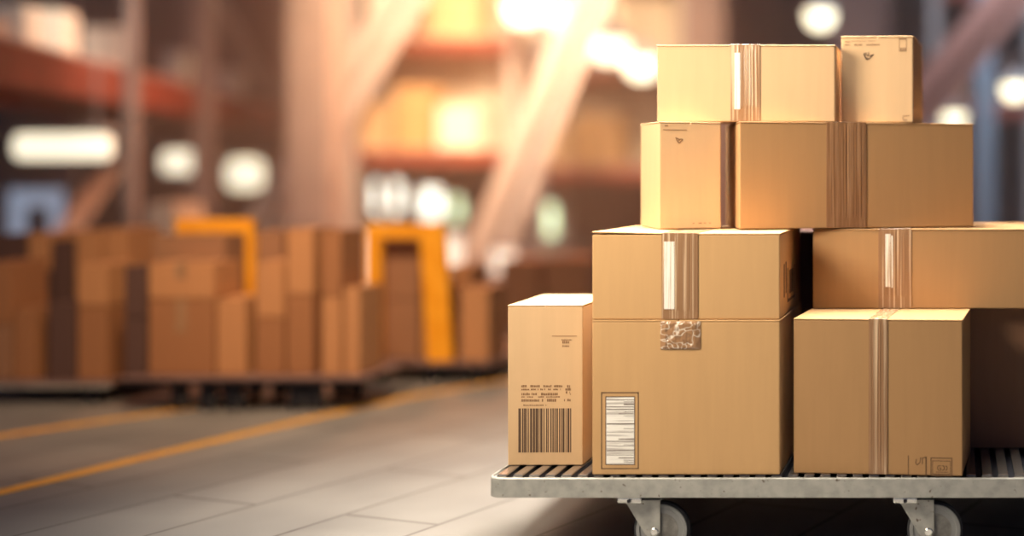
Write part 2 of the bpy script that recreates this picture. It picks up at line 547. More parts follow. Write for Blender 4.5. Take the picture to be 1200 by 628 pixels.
lower.front('label_print', ln, 'ink', 0.0008)

upper = Carton('wide carton on top of the large labelled carton, white glint painted on its tape', 694, 914, 4.385, 0.3, lower.z1 + .0015, 0.60, z1=1.047, m='kraft', lift=0.006, split=.46)
upper.tape(775.5, 818, 'tape', 0.0016, 11, flat=.12)
upper.front('painted_glint', [(778.5, 283, 790.5, 362)], 'tape_glint', 0.0009, 0.0034)  # highlight on the tape, put in as a white strip
# mark printed on its right-hand side
bm = bmesh.new()
xr = upper.w / 2
for y0, y1, z0, z1 in ((.10, .125, .06, .17), (.15, .175, .07, .175), (.20, .42, .035, .045), (.20, .22, .045, .15), (.40, .42, .045, .15), (.25, .37, .06, .14)):
    bx(bm, xr - .0002, xr + .0006, -upper.d / 2 + y0, -upper.d / 2 + y1, z0, z1)
link('side_mark', bm, M['ink'], upper.o)

# square carton at the front, right of the gap
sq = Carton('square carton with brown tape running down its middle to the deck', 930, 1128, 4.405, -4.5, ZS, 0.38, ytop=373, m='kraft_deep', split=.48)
sq.tape(1018, 1040, 'tape', 0.0016, 21)
sq.front('shipping_mark', frame_rects(1090.5, 535, 1116, 556.5, 1.0) + frame_rects(1092.5, 538.5, 1114, 554.5, .7) + [(1097, 551.5, 1111, 552.2)], 'ink_mid')
sq.front('printed_line', [(1064, 533, 1065, 556.5)], 'ink_mid')
sq.front('printed_line', [(1084.5, 534, 1086, 556.5)], 'ink_mid')
sq.strokes('printed_code', [[(1103, 544.5), (1099.5, 544.5), (1098.5, 547), (1099.5, 549.5), (1102.5, 549.5), (1102.5, 547), (1100.5, 547)],
                            [(1104, 544.5), (1106, 544.5), (1106.8, 547), (1106, 549.5), (1104, 549.5)],
                            [(1108, 544.5), (1109.5, 545), (1110, 547), (1109.5, 549), (1108, 549.5)],
                            ], 'ink_mid', 1.0)
sq.strokes('printed_arrow', [[(1074, 537), (1073, 542), (1075, 544), (1078, 541), (1079, 535)], [(1081, 535), (1081, 543)], [(1081, 536), (1085, 534.5), (1085.5, 542)]], 'ink_mid', 1.0)

# dark carton behind it and the long one lying across
back = Carton('shaded carton standing back from the trolley edge under the long carton', 1118, 1262, 4.80, 0, ZS, 0.58, z1=sq.z1, m='kraft_dark')  # shade painted into its darker board colour
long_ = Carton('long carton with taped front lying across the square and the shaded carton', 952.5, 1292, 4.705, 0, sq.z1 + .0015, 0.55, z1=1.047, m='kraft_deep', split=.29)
long_.tape(1029.5, 1068, 'tape', 0.0016, 31, flat=.15)
long_.front('painted_glint', [(1037.5, 274, 1043.5, 336)], 'tape_glint', 0.0009, 0.0034)
long_.front('painted_glint', [(1044.3, 276, 1046.3, 337)], 'tape_glint', 0.0009, 0.0034)

gap = Carton('added dark carton filling the gap between the two front stacks', 898, 960, 5.02, 0, ZS, 0.34, z1=1.02, m='kraft_shade')  # not seen; added to darken the gap and block glare from behind

# third level
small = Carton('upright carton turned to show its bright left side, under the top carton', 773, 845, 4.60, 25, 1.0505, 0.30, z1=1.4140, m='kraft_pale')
small.front('printed_line', [(777, 152, 805, 152.8)], 'ink_soft')
small.front('printed_mark', [(779, 147, 783, 148.6)], 'ink_soft')
small.strokes('shipping_mark', [[(792, 161), (793.5, 165), (796, 168), (800, 163.5), (797.5, 163), (795, 165)], [(793, 162), (796, 163.5)]], 'ink_soft', 1.3)
small.front('printed_line', text_rows([(812, 836, 261, 1.2)], 5), 'ink_soft')
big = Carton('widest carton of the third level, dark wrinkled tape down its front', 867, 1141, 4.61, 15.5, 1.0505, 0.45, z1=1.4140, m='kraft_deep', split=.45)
big.tape(968.5, 1015, 'tape_dark', 0.0016, 41, flat=.10)

# top level
top = Carton('wide topmost carton with white glint painted on its taped front', 770, 978.5, 4.70, 0, 1.4170, 0.25, ytop=52.5, m='kraft_pale')
top.tape(856, 891, 'tape', 0.0016, 51, flat=.18)
top.front('painted_glint', [(861, 62, 867.5, 128)], 'tape_glint', 0.0009, 0.0034)
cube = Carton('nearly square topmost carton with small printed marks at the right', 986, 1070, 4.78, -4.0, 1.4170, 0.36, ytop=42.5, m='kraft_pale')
cube.front('printed_text', text_rows([(990, 996, 48, 1.2), (990, 996, 51.6, 1.4)], 6), 'ink_soft')
cube.front('printed_line', text_rows([(998, 1026, 47.6, .6), (1001, 1031, 51.4, 1.6)], 6), 'ink_soft')
cube.strokes('shipping_mark', [[(1013, 62), (1014, 67), (1018, 69.5), (1023, 64.5), (1019, 65)], [(1014.5, 61.5), (1016.5, 66)], [(1018, 61), (1018, 66)], [(1024, 63.5), (1019.5, 67.5)],
                               [(1012, 63), (1015, 69), (1017, 70)]], 'ink', 1.3)
cube.front('side_stamp', frame_rects(1053.5, 45, 1062.5, 60, .5) + [(1054, 45, 1062, 46.6), (1055, 56, 1056.6, 60), (1057.6, 56, 1059, 60), (1060, 56, 1061.4, 60)], 'ink_soft')
cube.strokes('corner_stamp', [[(1058, 137), (1059, 141), (1063, 140.5)], [(1058, 136), (1066, 135.5)]], 'ink_soft', 1.0)


# ------------------------------------------------------------------ trolley
TX0, TX1, TY0, TY1 = (570 - VX) * 4.36 / FPX, 0.56, 4.36, 5.96
RZ0, RZ1 = 0.204, 0.2665
trolley = empty('platform_trolley', ((TX0 + TX1) / 2, (TY0 + TY1) / 2, 0))
tag(trolley, 'galvanised platform trolley with caster wheels carrying the stacked cartons', 'trolley')
tx, ty = trolley.location.x, trolley.location.y


def rounded(x0, x1, y0, y1, r, n=8):
    pts = []
    for cx, cy, a0 in ((x1 - r, y0 + r, -90), (x1 - r, y1 - r, 0), (x0 + r, y1 - r, 90), (x0 + r, y0 + r, 180)):
        for i in range(n + 1):
            a = R(a0 + 90 * i / n)
            pts.append((cx + r * math.cos(a), cy + r * math.sin(a)))
    return pts


bm = bmesh.new()
outer = rounded(TX0 - tx, TX1 - tx, TY0 - ty, TY1 - ty, .05)
inner = rounded(TX0 - tx + .02, TX1 - tx - .02, TY0 - ty + .02, TY1 - ty - .02, .032)
sect = [(outer, RZ0, 0), (outer, RZ1 - .003, 0), (rounded(TX0 - tx + .002, TX1 - tx - .002, TY0 - ty + .002, TY1 - ty - .002, .048), RZ1, 0),
        (rounded(TX0 - tx + .007, TX1 - tx - .007, TY0 - ty + .007, TY1 - ty - .007, .044), RZ1, 0),
        (rounded(TX0 - tx + .009, TX1 - tx - .009, TY0 - ty + .009, TY1 - ty - .009, .042), RZ1 - .006, 0), (inner, RZ1 - .010, 0), (inner, RZ0, 0)]
rings = [[bm.verts.new((p[0], p[1], z)) for p in ring] for ring, z, _ in sect]
for a, b2 in zip(rings, rings[1:] + rings[:1]):
    n = len(a)
    for i in range(n):
        bm.faces.new((a[i], a[(i + 1) % n], b2[(i + 1) % n], b2[i]))
link('frame_rail', bm, M['galv'], trolley)
box('deck_panel', TX0 - tx + .021, TX1 - tx - .021, TY0 - ty + .021, TY1 - ty - .021, 0.232, 0.250, M['black'], trolley)
first = None
x = TX0 + .040
while x < TX1 - .05:
    if first is None:
        bm = bmesh.new()
        bx(bm, -.0165, .0165, TY0 - ty + .024, TY1 - ty - .024, .2505, DZ, 0.004, 2)
        first = link('deck_slat', bm, M['slat'], trolley)
        first.location.x = x - tx
    else:
        s2 = first.copy()
        C.objects.link(s2)
        s2.parent = trolley
        s2.location.x = x - tx
    x += .052


def caster(cx, cy):
    """Swivel caster under the rail; the wheel trails to the right."""
    r = 0.090
    wx = cx + 0.048
    bm = bmesh.new()
    for yy in (-.026, .020):
        pr = [(-.068, .186), (.045, .186), (.045, .085), (.036, .068), (.012, .064), (-.004, .082), (-.062, .178)]
        f = [bm.verts.new((cx + p[0], cy + yy, p[1])) for p in pr]
        g = [bm.verts.new((cx + p[0], cy + yy + .006, p[1])) for p in pr]
        bm.faces.new(f); bm.faces.new(g[::-1])
        for i in range(len(pr)):
            bm.faces.new((f[i], f[(i + 1) % len(pr)], g[(i + 1) % len(pr)], g[i]))
    bx(bm, cx - .068, cx + .045, cy - .026, cy + .026, .184, .190, .001)
    bmesh.ops.translate(bm, vec=(-tx, -ty, 0), verts=bm.verts[:])
    c = link('caster', bm, M['galv'], trolley)
    bm = bmesh.new()
    bx(bm, cx - .084 - tx, cx - .008 - tx, cy - .058 - ty, cy + .040 - ty, .1865, .2035, .004, 2)
    link('mounting_plate', bm, M['chrome'], c)
    bm = bmesh.new()
    bmesh.ops.create_cone(bm, cap_ends=True, segments=6, radius1=.007, radius2=.007, depth=.006,
                          matrix=Matrix.Translation((cx - .046 - tx, cy - .0605 - ty, .195)) @ Matrix.Rotation(R(90), 4, 'X'))
    link('plate_bolt', bm, M['black'], c)
    bm = bmesh.new()
    lathe_y(bm, [(.080, -.013), (.085, -.016), (r, -.011), (r, .011), (.085, .016), (.080, .013)], wx - tx, cy - ty, r + .0005)
    link('tyre', bm, M['rubber'], c)
    bm = bmesh.new()
    lathe_y(bm, [(.069, -.014), (.071, -.018), (.082, -.018), (.083, -.012), (.083, .012), (.082, .018), (.071, .018), (.069, .014)], wx - tx, cy - ty, r + .0005)
    link('wheel_rim', bm, M['tread'], c)
    bm = bmesh.new()
    lathe_y(bm, [(.052, -.006), (.0705, -.006), (.0705, .006), (.052, .006)], wx - tx, cy - ty, r + .0005)
    link('wheel_groove', bm, M['rubber'], c)
    bm = bmesh.new()
    lathe_y(bm, [(.012, -.018), (.03, -.0165), (.048, -.0145), (.054, -.0150), (.054, .0150), (.048, .0145), (.03, .0165), (.012, .018)], wx - tx, cy - ty, r + .0005)
    link('wheel_disc', bm, M['dull'], c)
    bm = bmesh.new()
    lathe_y(bm, [(.010, -.034), (.013, -.032), (.013, -.020), (.006, -.019), (.006, .03)], cx + .028 - tx, cy - ty, r - .002, 16)
    link('axle_bolt', bm, M['chrome'], c)
    return c


for px in (757, 1078):
    caster((px - VX) * 4.39 / FPX, 4.415)
caster((757 - VX) * 5.8 / FPX + .1, 5.87)
caster(0.35, 5.87)
caster(0.42, 4.415)


# ------------------------------------------------------------------ carts with cartons further back
def plain_carton(name, px0, px1, z0, z1, Y, depth, m, label, group, rot=0.0, tape=False):
    """A carton of the background: closed body with a flap seam, and tape where it is large enough."""
    X0, X1 = (px0 - VX) * Y / FPX, (px1 - VX) * Y / FPX
    w, h = X1 - X0 - .008, z1 - z0 - .001
    bm = bmesh.new()
    bx(bm, -w / 2, w / 2, -depth / 2, depth / 2, 0, h - .006, .006, 2)
    bx(bm, -w / 2 - .001, -.002, -depth / 2 - .001, depth / 2 + .001, h - .0055, h, .001)
    bx(bm, .002, w / 2 + .001, -depth / 2 - .001, depth / 2 + .001, h - .0055, h, .001)
    o = link(name, bm, M[m])
    o.location = ((X0 + X1) / 2, Y + depth / 2, z0 + .0006)
    o.rotation_euler = (0, 0, R(rot))
    tag(o, label, 'box', group)
    if tape:
        bm = bmesh.new()
        bx(bm, -.03, .03, -depth / 2 - .002, -depth / 2, h * .55, h, .0003)
        bx(bm, -.03, .03, -depth / 2 - .002, depth / 2 + .002, h, h + .0012, .0003)
        link('tape', bm, M['tape'], o)
    return o


def zof(py, Y):
    return H - (py - VY) * Y / FPX


def cart(label, px0, px1, Y, depth, zdeck, casters, rail='black', wheel_r=.06):
    X0, X1 = (px0 - VX) * Y / FPX, (px1 - VX) * Y / FPX
    o = empty('box_cart', ((X0 + X1) / 2, Y + depth / 2, 0))
    tag(o, label, 'cart', 'low carts loaded with cartons')
    w = X1 - X0
    bm = bmesh.new()
    bx(bm, -w / 2, w / 2, -depth / 2, depth / 2, zdeck - .02, zdeck, .006, 2)
    link('deck', bm, M['brown'], o)
    for s_ in (-1, 1):
        bm = bmesh.new()
        bx(bm, -w / 2, w / 2, s_ * (depth / 2 - .02) - .02, s_ * (depth / 2 - .02) + .02, zdeck - .038, zdeck - .02, .004)
        link('frame_rail', bm, M[rail], o)
    for px in casters:
        for back in (0, 1):
            cx = (px - VX) * Y / FPX - o.location.x
            cy = -depth / 2 + .07 if not back else depth / 2 - .07
            bm = bmesh.new()
            bx(bm, cx - .04, cx + .04, cy - .035, cy + .035, zdeck - .048, zdeck - .038)
            for s_ in (-1, 1):
                bx(bm, cx - .03, cx + .03, cy + s_ * .03 - .003, cy + s_ * .03 + .003, wheel_r * .8, zdeck - .043)
            c = link('caster', bm, M['black'], o)
            bm = bmesh.new()
            lathe_y(bm, [(.02, -.024), (wheel_r - .01, -.024), (wheel_r, -.016), (wheel_r, .016), (wheel_r - .01, .024), (.02, .024)], cx, cy, wheel_r, 20)
            link('wheel', bm, M['rubber'], c)
    return o


def hoop(o, px0, px1, ytop, zb, Y, w, lean=0.0):
    """Yellow push bar of a cart: two broad legs and a crossbar of box section, in one piece."""
    a, b_ = at(px0, ytop, Y), at(px1, ytop, Y)
    bm = bmesh.new()
    for n_, (x0, x1) in enumerate(((a.x, a.x + w * .6), (b_.x - w, b_.x))):
        vs_ = bx(bm, x0, x1, Y - .03, Y + .03, zb, a.z, .012, 2)
        for v in vs_:
            v.co.x += (lean if n_ else 0) * (a.z - v.co.z)
    bx(bm, a.x, b_.x, Y - .028, Y + .028, a.z - w * .62, a.z, .012, 2)
    bmesh.ops.translate(bm, vec=-o.location, verts=bm.verts[:])
    return link('push_bar', bm, M['yellow'], o)


GA, GB, GC, GD = 'cartons on the leftmost low cart', 'cartons on the wheeled cart with yellow bar', 'cartons on the cart with the yellow hoop', 'cartons stacked on the floor at the back'
ZA, ZB_, ZC = zof(446, 7.3), zof(440, 7.1), zof(422, 8.1)
cartA = cart('low flat cart at the left edge with a pale metal deck rim', -70, 128, 7.28, 1.25, ZA, (-40, 100), 'galv', .03)
cartB = cart('dark wheeled cart in the middle of the left half, yellow bar behind', 140, 424, 7.05, .62, ZB_, (202, 236, 268, 342, 362), 'black', .05)
cartC = cart('dark wheeled cart with a yellow hoop, furthest right of the loaded carts', 408, 576, 8.0, 1.05, ZC, (416, 441, 501, 556), 'black', .026)
hoop(cartB, 207, 299, 256, ZB_ - .002, 7.70, .14)
hoop(cartC, 430, 522, 262, ZC - .002, 8.06, .15, .06)


def stack(px0, px1, Y, zd, tops, depth, mats, labels, group, rot=0, tape=()):
    z = zd + .001
    for i, (t, m_, l) in enumerate(zip(tops, mats, labels)):
        z1 = zof(t, Y)
        plain_carton('carton', px0, px1, z, z1, Y, depth, m_, l, group, rot, i in tape)
        z = z1 + .0005


# leftmost cart
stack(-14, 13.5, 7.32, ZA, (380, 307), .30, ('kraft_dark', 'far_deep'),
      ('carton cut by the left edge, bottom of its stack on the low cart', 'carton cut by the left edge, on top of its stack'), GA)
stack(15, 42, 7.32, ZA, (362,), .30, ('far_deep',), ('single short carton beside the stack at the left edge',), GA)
stack(55, 88, 7.32, ZA, (355,), .30, ('kraft_shade',), ('shade-darkened carton in front at the middle of the leftmost cart',), GA)
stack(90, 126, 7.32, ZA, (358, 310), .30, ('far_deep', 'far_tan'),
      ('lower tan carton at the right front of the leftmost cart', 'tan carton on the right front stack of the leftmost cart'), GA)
stack(-12, 30, 7.85, ZA, (275,), .34, ('kraft_shade',), ('tall shade-darkened carton rising behind the left edge stack',), GA)
stack(32, 58, 7.85, ZA, (317, 273), .34, ('kraft_shade', 'far_tan'),
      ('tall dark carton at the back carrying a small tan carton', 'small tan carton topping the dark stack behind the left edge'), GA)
stack(60, 86, 7.85, ZA, (282,), .34, ('kraft_shade',), ('tall dark carton between two tan stacks at the back of the leftmost cart',), GA)
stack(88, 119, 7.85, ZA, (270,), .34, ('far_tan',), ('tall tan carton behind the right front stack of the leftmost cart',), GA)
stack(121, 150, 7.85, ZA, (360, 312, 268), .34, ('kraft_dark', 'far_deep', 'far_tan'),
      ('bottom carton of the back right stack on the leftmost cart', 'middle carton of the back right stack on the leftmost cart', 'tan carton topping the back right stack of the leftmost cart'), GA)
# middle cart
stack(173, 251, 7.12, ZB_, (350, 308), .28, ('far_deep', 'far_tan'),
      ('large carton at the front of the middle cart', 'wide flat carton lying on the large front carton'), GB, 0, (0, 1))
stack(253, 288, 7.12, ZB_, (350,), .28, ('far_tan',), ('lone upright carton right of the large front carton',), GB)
stack(145, 171, 7.12, ZB_, (372, 312), .28, ('kraft_shade', 'kraft_shade'),
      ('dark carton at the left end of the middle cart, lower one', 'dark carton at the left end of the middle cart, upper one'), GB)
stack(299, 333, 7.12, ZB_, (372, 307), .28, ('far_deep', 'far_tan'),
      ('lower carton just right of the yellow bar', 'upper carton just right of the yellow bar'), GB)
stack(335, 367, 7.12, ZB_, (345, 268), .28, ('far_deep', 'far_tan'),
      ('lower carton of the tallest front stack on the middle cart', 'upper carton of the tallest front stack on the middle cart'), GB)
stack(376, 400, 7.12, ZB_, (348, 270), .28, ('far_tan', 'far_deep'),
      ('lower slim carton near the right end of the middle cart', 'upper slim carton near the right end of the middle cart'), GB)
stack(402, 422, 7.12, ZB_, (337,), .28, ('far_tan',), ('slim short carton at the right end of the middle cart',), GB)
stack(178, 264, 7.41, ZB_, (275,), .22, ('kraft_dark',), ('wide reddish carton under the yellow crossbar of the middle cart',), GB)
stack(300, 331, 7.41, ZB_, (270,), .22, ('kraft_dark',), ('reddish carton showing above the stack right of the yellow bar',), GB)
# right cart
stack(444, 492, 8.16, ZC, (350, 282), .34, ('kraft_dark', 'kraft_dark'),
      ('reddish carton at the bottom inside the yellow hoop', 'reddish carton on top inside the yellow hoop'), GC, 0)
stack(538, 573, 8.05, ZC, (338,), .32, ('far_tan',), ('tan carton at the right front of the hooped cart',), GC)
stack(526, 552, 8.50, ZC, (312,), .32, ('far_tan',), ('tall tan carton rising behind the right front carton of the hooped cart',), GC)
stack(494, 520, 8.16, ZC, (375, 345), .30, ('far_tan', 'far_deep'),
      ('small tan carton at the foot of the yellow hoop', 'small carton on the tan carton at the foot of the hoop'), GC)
# stacks standing on the floor behind
for p0, p1, tp, l1 in ((586, 633, 305, 'far carton on the floor between the hooped cart and the trolley, left of two'),
                       (637, 691, 303, 'far carton on the floor just left of the trolley load, right of two')):
    stack(p0, p1, 10.6, 0, (tp,), .5, ('kraft_dark',), (l1,), GD, 0)


# ------------------------------------------------------------------ racks, columns, lamps
DL = Vector((-0.3125, 1, 0))                       # the left rack runs away along this line
P0 = Vector((-6.3, 9.0, 0))
ZSH = 2.12                                         # its shelf


def on_rack(px, off=0.0):
    k = (px - VX) / FPX
    t = (P0.x - k * P0.y) / (k - DL.x)
    return P0 + DL * t + Vector((-off, -off * .3125, 0))


rk = empty('storage_rack', P0 + DL * 6)
tag(rk, 'long red shelf rack on grey uprights running along the left side', 'rack')


def rel(o, *ps):
    return [Vector(p) - o.location for p in ps]


sa, sb = P0 + DL * -1.2, P0 + DL * 13.6
nrm = Vector((-1, -0.3125, 0)).normalized()
bm = bmesh.new()
beam_bm(bm, *rel(rk, sa + nrm * .03 + Vector((0, 0, ZSH - .15)), sb + nrm * .03 + Vector((0, 0, ZSH - .15))), .06, .30, .004)
link('shelf_beam', bm, M['red'], rk)
bm = bmesh.new()
beam_bm(bm, *rel(rk, sa + nrm * 1.17 + Vector((0, 0, ZSH - .15)), sb + nrm * 1.17 + Vector((0, 0, ZSH - .15))), .06, .30, .004)
link('shelf_beam', bm, M['red'], rk)
bm = bmesh.new()
beam_bm(bm, *rel(rk, sa + nrm * .6 + Vector((0, 0, ZSH + .012)), sb + nrm * .6 + Vector((0, 0, ZSH + .012))), 1.2, .024, .002)
link('shelf_board', bm, M['pinkgrey'], rk)
for px, w in ((147, .08), (232, .20), (330, .16)):
    for off in (.0, 1.2):
        p = on_rack(px)
        p = p + nrm * (off if off else -.05)
        bm = bmesh.new()
        bx(bm, p.x - w / 2 - rk.location.x, p.x + w / 2 - rk.location.x, p.y - .05 - rk.location.y, p.y + .05 - rk.location.y, 0, 4.6, .004)
        link('upright', bm, M['dimgrey'], rk)
# slanting braces of the rack
for a, b_ in (((248, -5), (312, 105)), ((60, 300), (178, 128))):
    Ya = on_rack(a[0]).y + (.3 if a[1] < 0 else 1.8)
    Yb = on_rack(b_[0]).y + (.3 if a[1] < 0 else 1.8)
    bm = bmesh.new()
    beam_bm(bm, *rel(rk, at(a[0], a[1], Ya), at(b_[0], b_[1], Yb)), .16, .08, .004)
    link('brace', bm, M['grey'], rk)

# pale parcels on the left rack's shelf
GS = 'white parcels on the red shelf'
for px0, px1, ytop, l in ((5, 30, -8, 'white parcel cut by the top edge at the start of the red shelf'),
                          (44, 66, 22, 'low white parcel at the left of the white row on the red shelf'),
                          (68, 104, 8, 'tall white parcel in the middle of the white row on the red shelf'),
                          (106, 140, 14, 'white parcel at the right end of the white row, before the upright'),
                          (160, 204, 34, 'single white parcel right of the first rack upright'),
                          (243, 262, 62, 'slim whitish parcel right of the thick rack upright'),
                          (276, 318, 82, 'whitish parcel on the shelf left of the concrete column')):
    p = on_rack((px0 + px1) / 2, .35)
    w = (px1 - px0) / FPX * p.y
    z1 = H - (ytop - VY) * p.y / FPX
    bm = bmesh.new()
    bx(bm, -w / 2, w / 2, -.2, .2, 0, z1 - ZSH - .025, .012, 2)
    bx(bm, -w / 2 + .004, w / 2 - .004, -.02, .02, z1 - ZSH - .026, z1 - ZSH - .023)
    o = link('parcel', bm, M['white_box'])
    o.location = (p.x, p.y, ZSH + .025)
    o.rotation_euler = (0, 0, R(14))
    tag(o, l, 'box', GS)


def post(name, px0, px1, Y, m, label, z1=6.5, d=None, cat='column'):
    X0, X1 = (px0 - VX) * Y / FPX, (px1 - VX) * Y / FPX
    w = X1 - X0
    d = d or w
    bm = bmesh.new()
    bx(bm, -w / 2, w / 2, -d / 2, d / 2, 0, z1, .02, 2)
    bx(bm, -w / 2 - .06, w / 2 + .06, -d / 2 - .06, d / 2 + .06, 0, .10, .01, 1)
    o = link(name, bm, M[m])
    o.location = ((X0 + X1) / 2, Y + d / 2, 0.0005)
    tag(o, label, cat)
    return o


post('support_column', 335, 386, 14.2, 'concrete_col', 'broad pale concrete column standing behind the middle cart')
post('support_column', 972, 1042, 15.0, 'brown', 'broad dark brown column behind the topmost cartons')
post('support_column', 1142, 1166, 13.0, 'bluegrey', 'slim blue grey column at the right edge behind the long carton')
post('support_column', 800, 850, 17.0, 'brown', 'brown column seen above the left end of the topmost wide carton')


def girder(label, a, Ya, b_, Yb, w, m):
    pa, pb = at(a[0], a[1], Ya), at(b_[0], b_[1], Yb)
    o = empty('steel_brace', pa)
    tag(o, label, 'brace', 'slanting steel braces of the hall')
    bm = bmesh.new()
    beam_bm(bm, Vector((0, 0, 0)), pb - pa, w, .05)
    link('web', bm, M[m], o)
    bm = bmesh.new()
    d = (pb - pa).normalized()
    side = Vector((d.z, 0, -d.x)).normalized()
    for s_ in (-1, 1):
        off = side * s_ * w * .5
        beam_bm(bm, off, pb - pa + off, .05, .16)
    link('flange', bm, M[m], o)
    return o


def foot(px0, py0, Y0, px1, py1):
    """Lower end of a line of sight px0,py0 -> px1,py1 prolonged to the floor in the plane Y0."""
    f = (H * FPX / Y0 + VY - py0) / (py1 - py0)
    return (px0 + (px1 - px0) * f, py0 + (py1 - py0) * f)


for lab, top_, low_, Y0, w, m in (('pale brace slanting down to the broad concrete column', (497, -40), (388, 140), 14.95, .28, 'grey'),
                                  ('long pale brace slanting down left of the stacked cartons', (707, -40), (592, 245), 15.2, .30, 'grey'),
                                  ('reddish brace slanting down at the right edge', (1205, -30), (1088, 110), 11.6, .20, 'redgrey')):
    girder(lab, top_, Y0, foot(top_[0], top_[1], Y0, low_[0], low_[1]), Y0, w, m)


def back_rack(label, px0, px1, Y, shelf_y, m, parcels, panel=True):  # panel: adds the pale panel that gives the cream glow
    X0, X1 = (px0 - VX) * Y / FPX, (px1 - VX) * Y / FPX
    zs = zof(shelf_y, Y)
    o = empty('storage_rack', ((X0 + X1) / 2, Y + .5, 0))
    tag(o, label, 'rack')
    w = X1 - X0
    for zz in (zs, zs + 1.3, zs + 2.6):
        for yy in (-.5, .44):
            bm = bmesh.new()
            bx(bm, -w / 2, w / 2, yy, yy + .06, zz - .16, zz, .004)
            link('shelf_beam', bm, M[m], o)
        bm = bmesh.new()
        bx(bm, -w / 2, w / 2, -.5, .5, zz + .0005, zz + .025, .002)
        link('shelf_board', bm, M['pinkgrey'], o)
    for xx in (-w / 2, w / 2):
        for yy in (-.47, .47):
            bm = bmesh.new()
            bx(bm, xx - .06, xx + .06, yy - .05, yy + .05, 0, zs + 4.2, .004)
            link('upright', bm, M['grey'], o)
    if panel:
        bm = bmesh.new()
        bx(bm, -w / 2 + .061, w / 2 - .061, .505, .52, zs + .03, zs + 4.2)
        link('glow_panel', bm, M['cream'], o)  # pale panel added to catch the warm spot and give the cream glow
    for i, (a, c, t, mm, lb) in enumerate(parcels):
        lvl, t = t
        z0 = zs + 1.3 * lvl + .0255
        plain_carton('parcel', a, c, z0, z0 + t, Y + .1, .6, mm, lb, 'parcels on the far racks')
    return o


back_rack('far red rack behind the yellow hoop, pale parcels on it', 412, 600, 15.8, 176, 'red',
          ((420, 456, (0, .55), 'kraft_pale', 'pale parcel at the left of the far rack behind the hoop'),
           (462, 505, (0, .72), 'kraft', 'tall parcel on the lowest shelf of the far rack behind the hoop'),
           (512, 560, (0, .50), 'white_box', 'whitish parcel on the lowest shelf of the far rack behind the hoop'),
           (430, 480, (1, .60), 'white_box', 'whitish parcel on the second shelf of the far rack, near the brace'),
           (500, 560, (1, .70), 'kraft_pale', 'pale parcel on the second shelf of the far rack, right end')))
back_rack('far red rack showing left of the cartons on the trolley', 632, 800, 17.6, 196, 'red',
          ((625, 668, (0, .50), 'kraft_pale', 'pale parcel on the lowest shelf of the rack left of the trolley load'),
           (676, 730, (0, .66), 'kraft', 'tan parcel on the lowest shelf of the rack left of the trolley load'),
           (640, 700, (1, .62), 'white_box', 'whitish parcel on the second shelf of the rack left of the trolley load')))
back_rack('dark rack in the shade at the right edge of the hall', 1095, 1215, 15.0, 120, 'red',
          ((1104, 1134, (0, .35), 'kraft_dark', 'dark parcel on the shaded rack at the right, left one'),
           (1170, 1200, (0, .5), 'kraft_shade', 'dark parcel on the shaded rack at the right, right one')), False)


def window(n, px, py, Wpx, Hpx, m='pane'):
    p = at(px, py, YB)
    w, h = Wpx / FPX * YB, Hpx / FPX * YB
    bm = bmesh.new()
    for a in (-1, 1):
        bx(bm, a * w / 2 - .04, a * w / 2 + .04, -.05, .0, -h / 2 - .04, h / 2 + .04)
        bx(bm, -w / 2, w / 2, -.05, .0, a * h / 2 - .04, a * h / 2 + .04)
    o = link('window_%d' % n, bm, M['grey'])
    o.location = (p.x, YB - .001, p.z)
    structure(o)
    bm = bmesh.new()
    bx(bm, -w / 2, w / 2, -.02, -.008, -h / 2, h / 2)
    link('pane', bm, M[m], o)


for i, (px, py, w, h, m) in enumerate(((405, 226, 24, 34, 'pane'), (455, 231, 36, 40, 'pane'), (506, 238, 28, 36, 'pane'), (535, 245, 18, 30, 'pane_green'),
                                       (645, 258, 38, 40, 'pane_green'))):
    window(i + 1, px, py, w, h, m)


def batten(px, py, Y, Lpx, Hpx, zhang, label):
    """A long diffuser lamp hung on two rods."""
    p = at(px, py, Y)
    w, h = Lpx / FPX * Y, Hpx / FPX * Y
    o = empty('batten_lamp', p)
    tag(o, label, 'lamp', 'batten lamps under the red shelf')
    bm = bmesh.new()
    bx(bm, -w / 2, w / 2, -.1, .1, h / 2, h / 2 + .05, .01)
    link('housing', bm, M['grey'], o)
    bm = bmesh.new()
    bx(bm, -w / 2 + .01, w / 2 - .01, -.09, .09, -h / 2, h / 2, h * .3, 3)
    link('diffuser', bm, M['glow_soft'], o)
    for s_ in (-1, 1):
        bm = bmesh.new()
        tube_bm(bm, [(s_ * w * .35, 0, h / 2 + .04), (s_ * w * .35, 0, zhang - p.z)], .008, 6)
        link('hanging_rod', bm, M['grey'], o)


batten(74, 172, 11.0, 112, 30, ZSH - .001, 'long lit batten lamp under the shelf at the far left')
batten(218, 190, 14.6, 56, 26, ZSH - .001, 'short lit batten lamp under the shelf, second from the left')
batten(287, 204, 16.6, 44, 34, ZSH - .001, 'short lit batten lamp nearest the concrete column')


def bay_lamp(px, py, Y, dpx, label):
    p = at(px, py, Y)
    r = dpx / FPX * Y / 2
    o = empty('high_bay_lamp', p)
    tag(o, label, 'lamp', 'hanging lamps in the hall')
    bm = bmesh.new()
    lathe_z(bm, [(r * 1.04, .02), (r * 1.04, .06), (r * .5, r * .9), (r * .3, r * 1.3), (.01, r * 1.35)])
    link('lamp_shade', bm, M['grey'], o)
    bm = bmesh.new()
    lathe_z(bm, [(r, .03), (r, 0), (r * .92, -r * .5), (r * .62, -r * .95), (.01, -r * 1.1)])
    link('diffuser', bm, M['glow'], o, smooth=True)
    bm = bmesh.new()
    tube_bm(bm, [(0, 0, r * 1.3), (0, 0, 6.8 - p.z)], .012, 6)
    link('cable', bm, M['black'], o)


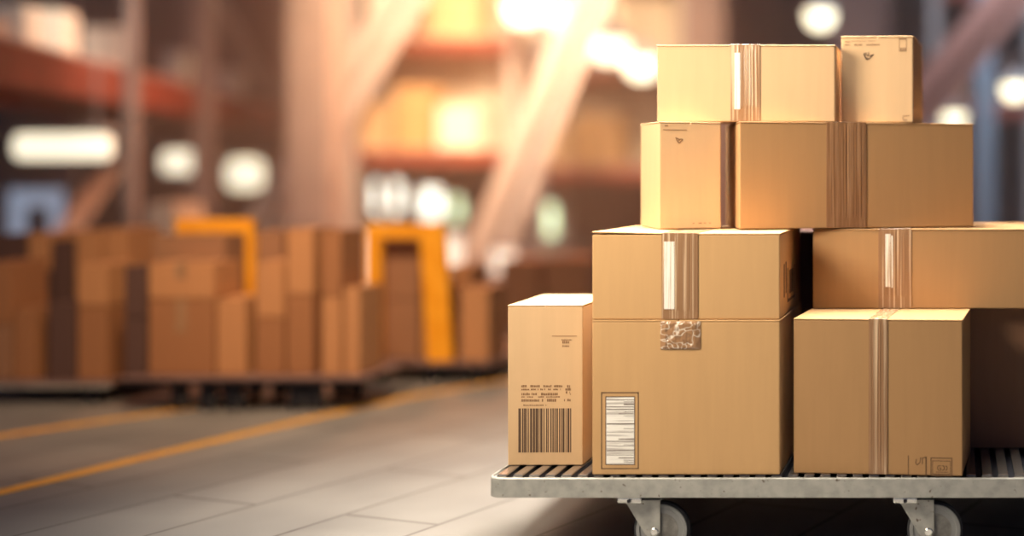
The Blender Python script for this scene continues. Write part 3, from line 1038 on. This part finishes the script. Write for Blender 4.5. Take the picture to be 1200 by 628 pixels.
for px, py, Y, d, l in ((614, 6, 15.0, 46, 'hanging lamp at the top centre, left of the long pale brace'),
                        (656, 12, 15.9, 38, 'hanging lamp at the top centre, touching the long pale brace'),
                        (714, 50, 16.4, 44, 'large glowing hanging lamp right of the long pale brace'),
                        (752, 72, 16.6, 40, 'glowing hanging lamp just left of the topmost wide carton'),
                        (961, 16, 14, 34, 'hanging lamp above the gap between the two topmost cartons'),
                        (1189, 102, 13, 30, 'cream hanging lamp at the right edge by the slim column'),
                        (1118, 136, 14, 26, 'small dim hanging lamp peeking over the third level carton')):
    bay_lamp(px, py, Y, d, l)

# pale portal in the shade at the far left, and made-up glowing doors between the stacks
M['portal_glow'] = mat('cool_glow_pane', (0.5, 0.55, 0.6), 0.4, emit=(0.50, 0.62, 0.80), estr=0.42)  # emission added to lift the pale portal out of the dark
p = at(46, 255, 13)
w_, t_ = 68 / FPX * 13, zof(222, 13)
bm = bmesh.new()
bx(bm, -w_ / 2 - .06, -w_ / 2, -.06, .06, 0, t_ + .06)
bx(bm, w_ / 2, w_ / 2 + .06, -.06, .06, 0, t_ + .06)
bx(bm, -w_ / 2, w_ / 2, -.06, .06, t_, t_ + .06)
o = link('door_1', bm, M['bluegrey'])
o.location = (p.x, 13, 0)
structure(o)
bm = bmesh.new()
bx(bm, -w_ / 2, w_ / 2, -.02, .0, 0.02, t_)
link('pane', bm, M['portal_glow'], o)
bm = bmesh.new()
bx(bm, -.09, .11, -.05, -.025, 0.02, zof(242, 13), .01)
link('door_panel', bm, M['black'], o)
M['door_pane'] = mat('warm_glow_pane', (0.9, 0.85, 0.75), 0.4, emit=(1.0, 0.86, 0.66), estr=1.1)  # glow for the panes of the invented doors
for n_, px, wpx, y0, y1 in ((2, 418, 24, 272, 332), (3, 532, 22, 276, 322), (4, 592, 28, 292, 320)):  # invented doors; their glowing panes stand in for far bright spots
    p = at(px, y0, 14.0)
    w_, t_, u_ = wpx / FPX * 14, zof(y0, 14), zof(y1, 14)
    bm = bmesh.new()
    bx(bm, -w_ / 2 - .05, -w_ / 2, -.05, .05, 0, t_ + .05)
    bx(bm, w_ / 2, w_ / 2 + .05, -.05, .05, 0, t_ + .05)
    bx(bm, -w_ / 2, w_ / 2, -.05, .05, t_, t_ + .05)
    bx(bm, -w_ / 2, w_ / 2, -.05, .05, 0, u_)
    o = link('door_%d' % n_, bm, M['grey'])  # invented door, there to hold a glowing pane
    o.location = (p.x, 14.0, 0)
    structure(o)
    bm = bmesh.new()
    bx(bm, -w_ / 2, w_ / 2, -.02, .0, u_, t_)
    link('pane', bm, M['door_pane'], o)
plain_carton('parcel', 172, 206, 0.0005, zof(238, 10.5), 10.5, .4, 'white_box', 'tall whitish parcel on the floor behind the yellow crossbar', None)

# ------------------------------------------------------------------ dusty air in the hall behind the trolley
bm = bmesh.new()
bx(bm, -21.9, 8.9, 8.95, YB - .06, 0.003, 7.4)
hz = bpy.data.materials.new('dusty_air')
hz.use_nodes = True
nt = hz.node_tree
nt.nodes.remove(nt.nodes['Principled BSDF'])
vs = nt.nodes.new('ShaderNodeVolumeScatter')
vs.inputs['Color'].default_value = (1.0, 0.82, 0.68, 1)
vs.inputs['Density'].default_value = 0.028
vs.inputs['Anisotropy'].default_value = 0.55
nt.links.new(vs.outputs[0], nt.nodes['Material Output'].inputs['Volume'])
h = link('haze', bm, hz)
h['kind'] = 'stuff'
h['label'] = 'warm dusty haze filling the hall behind the trolley'
h['category'] = 'haze'
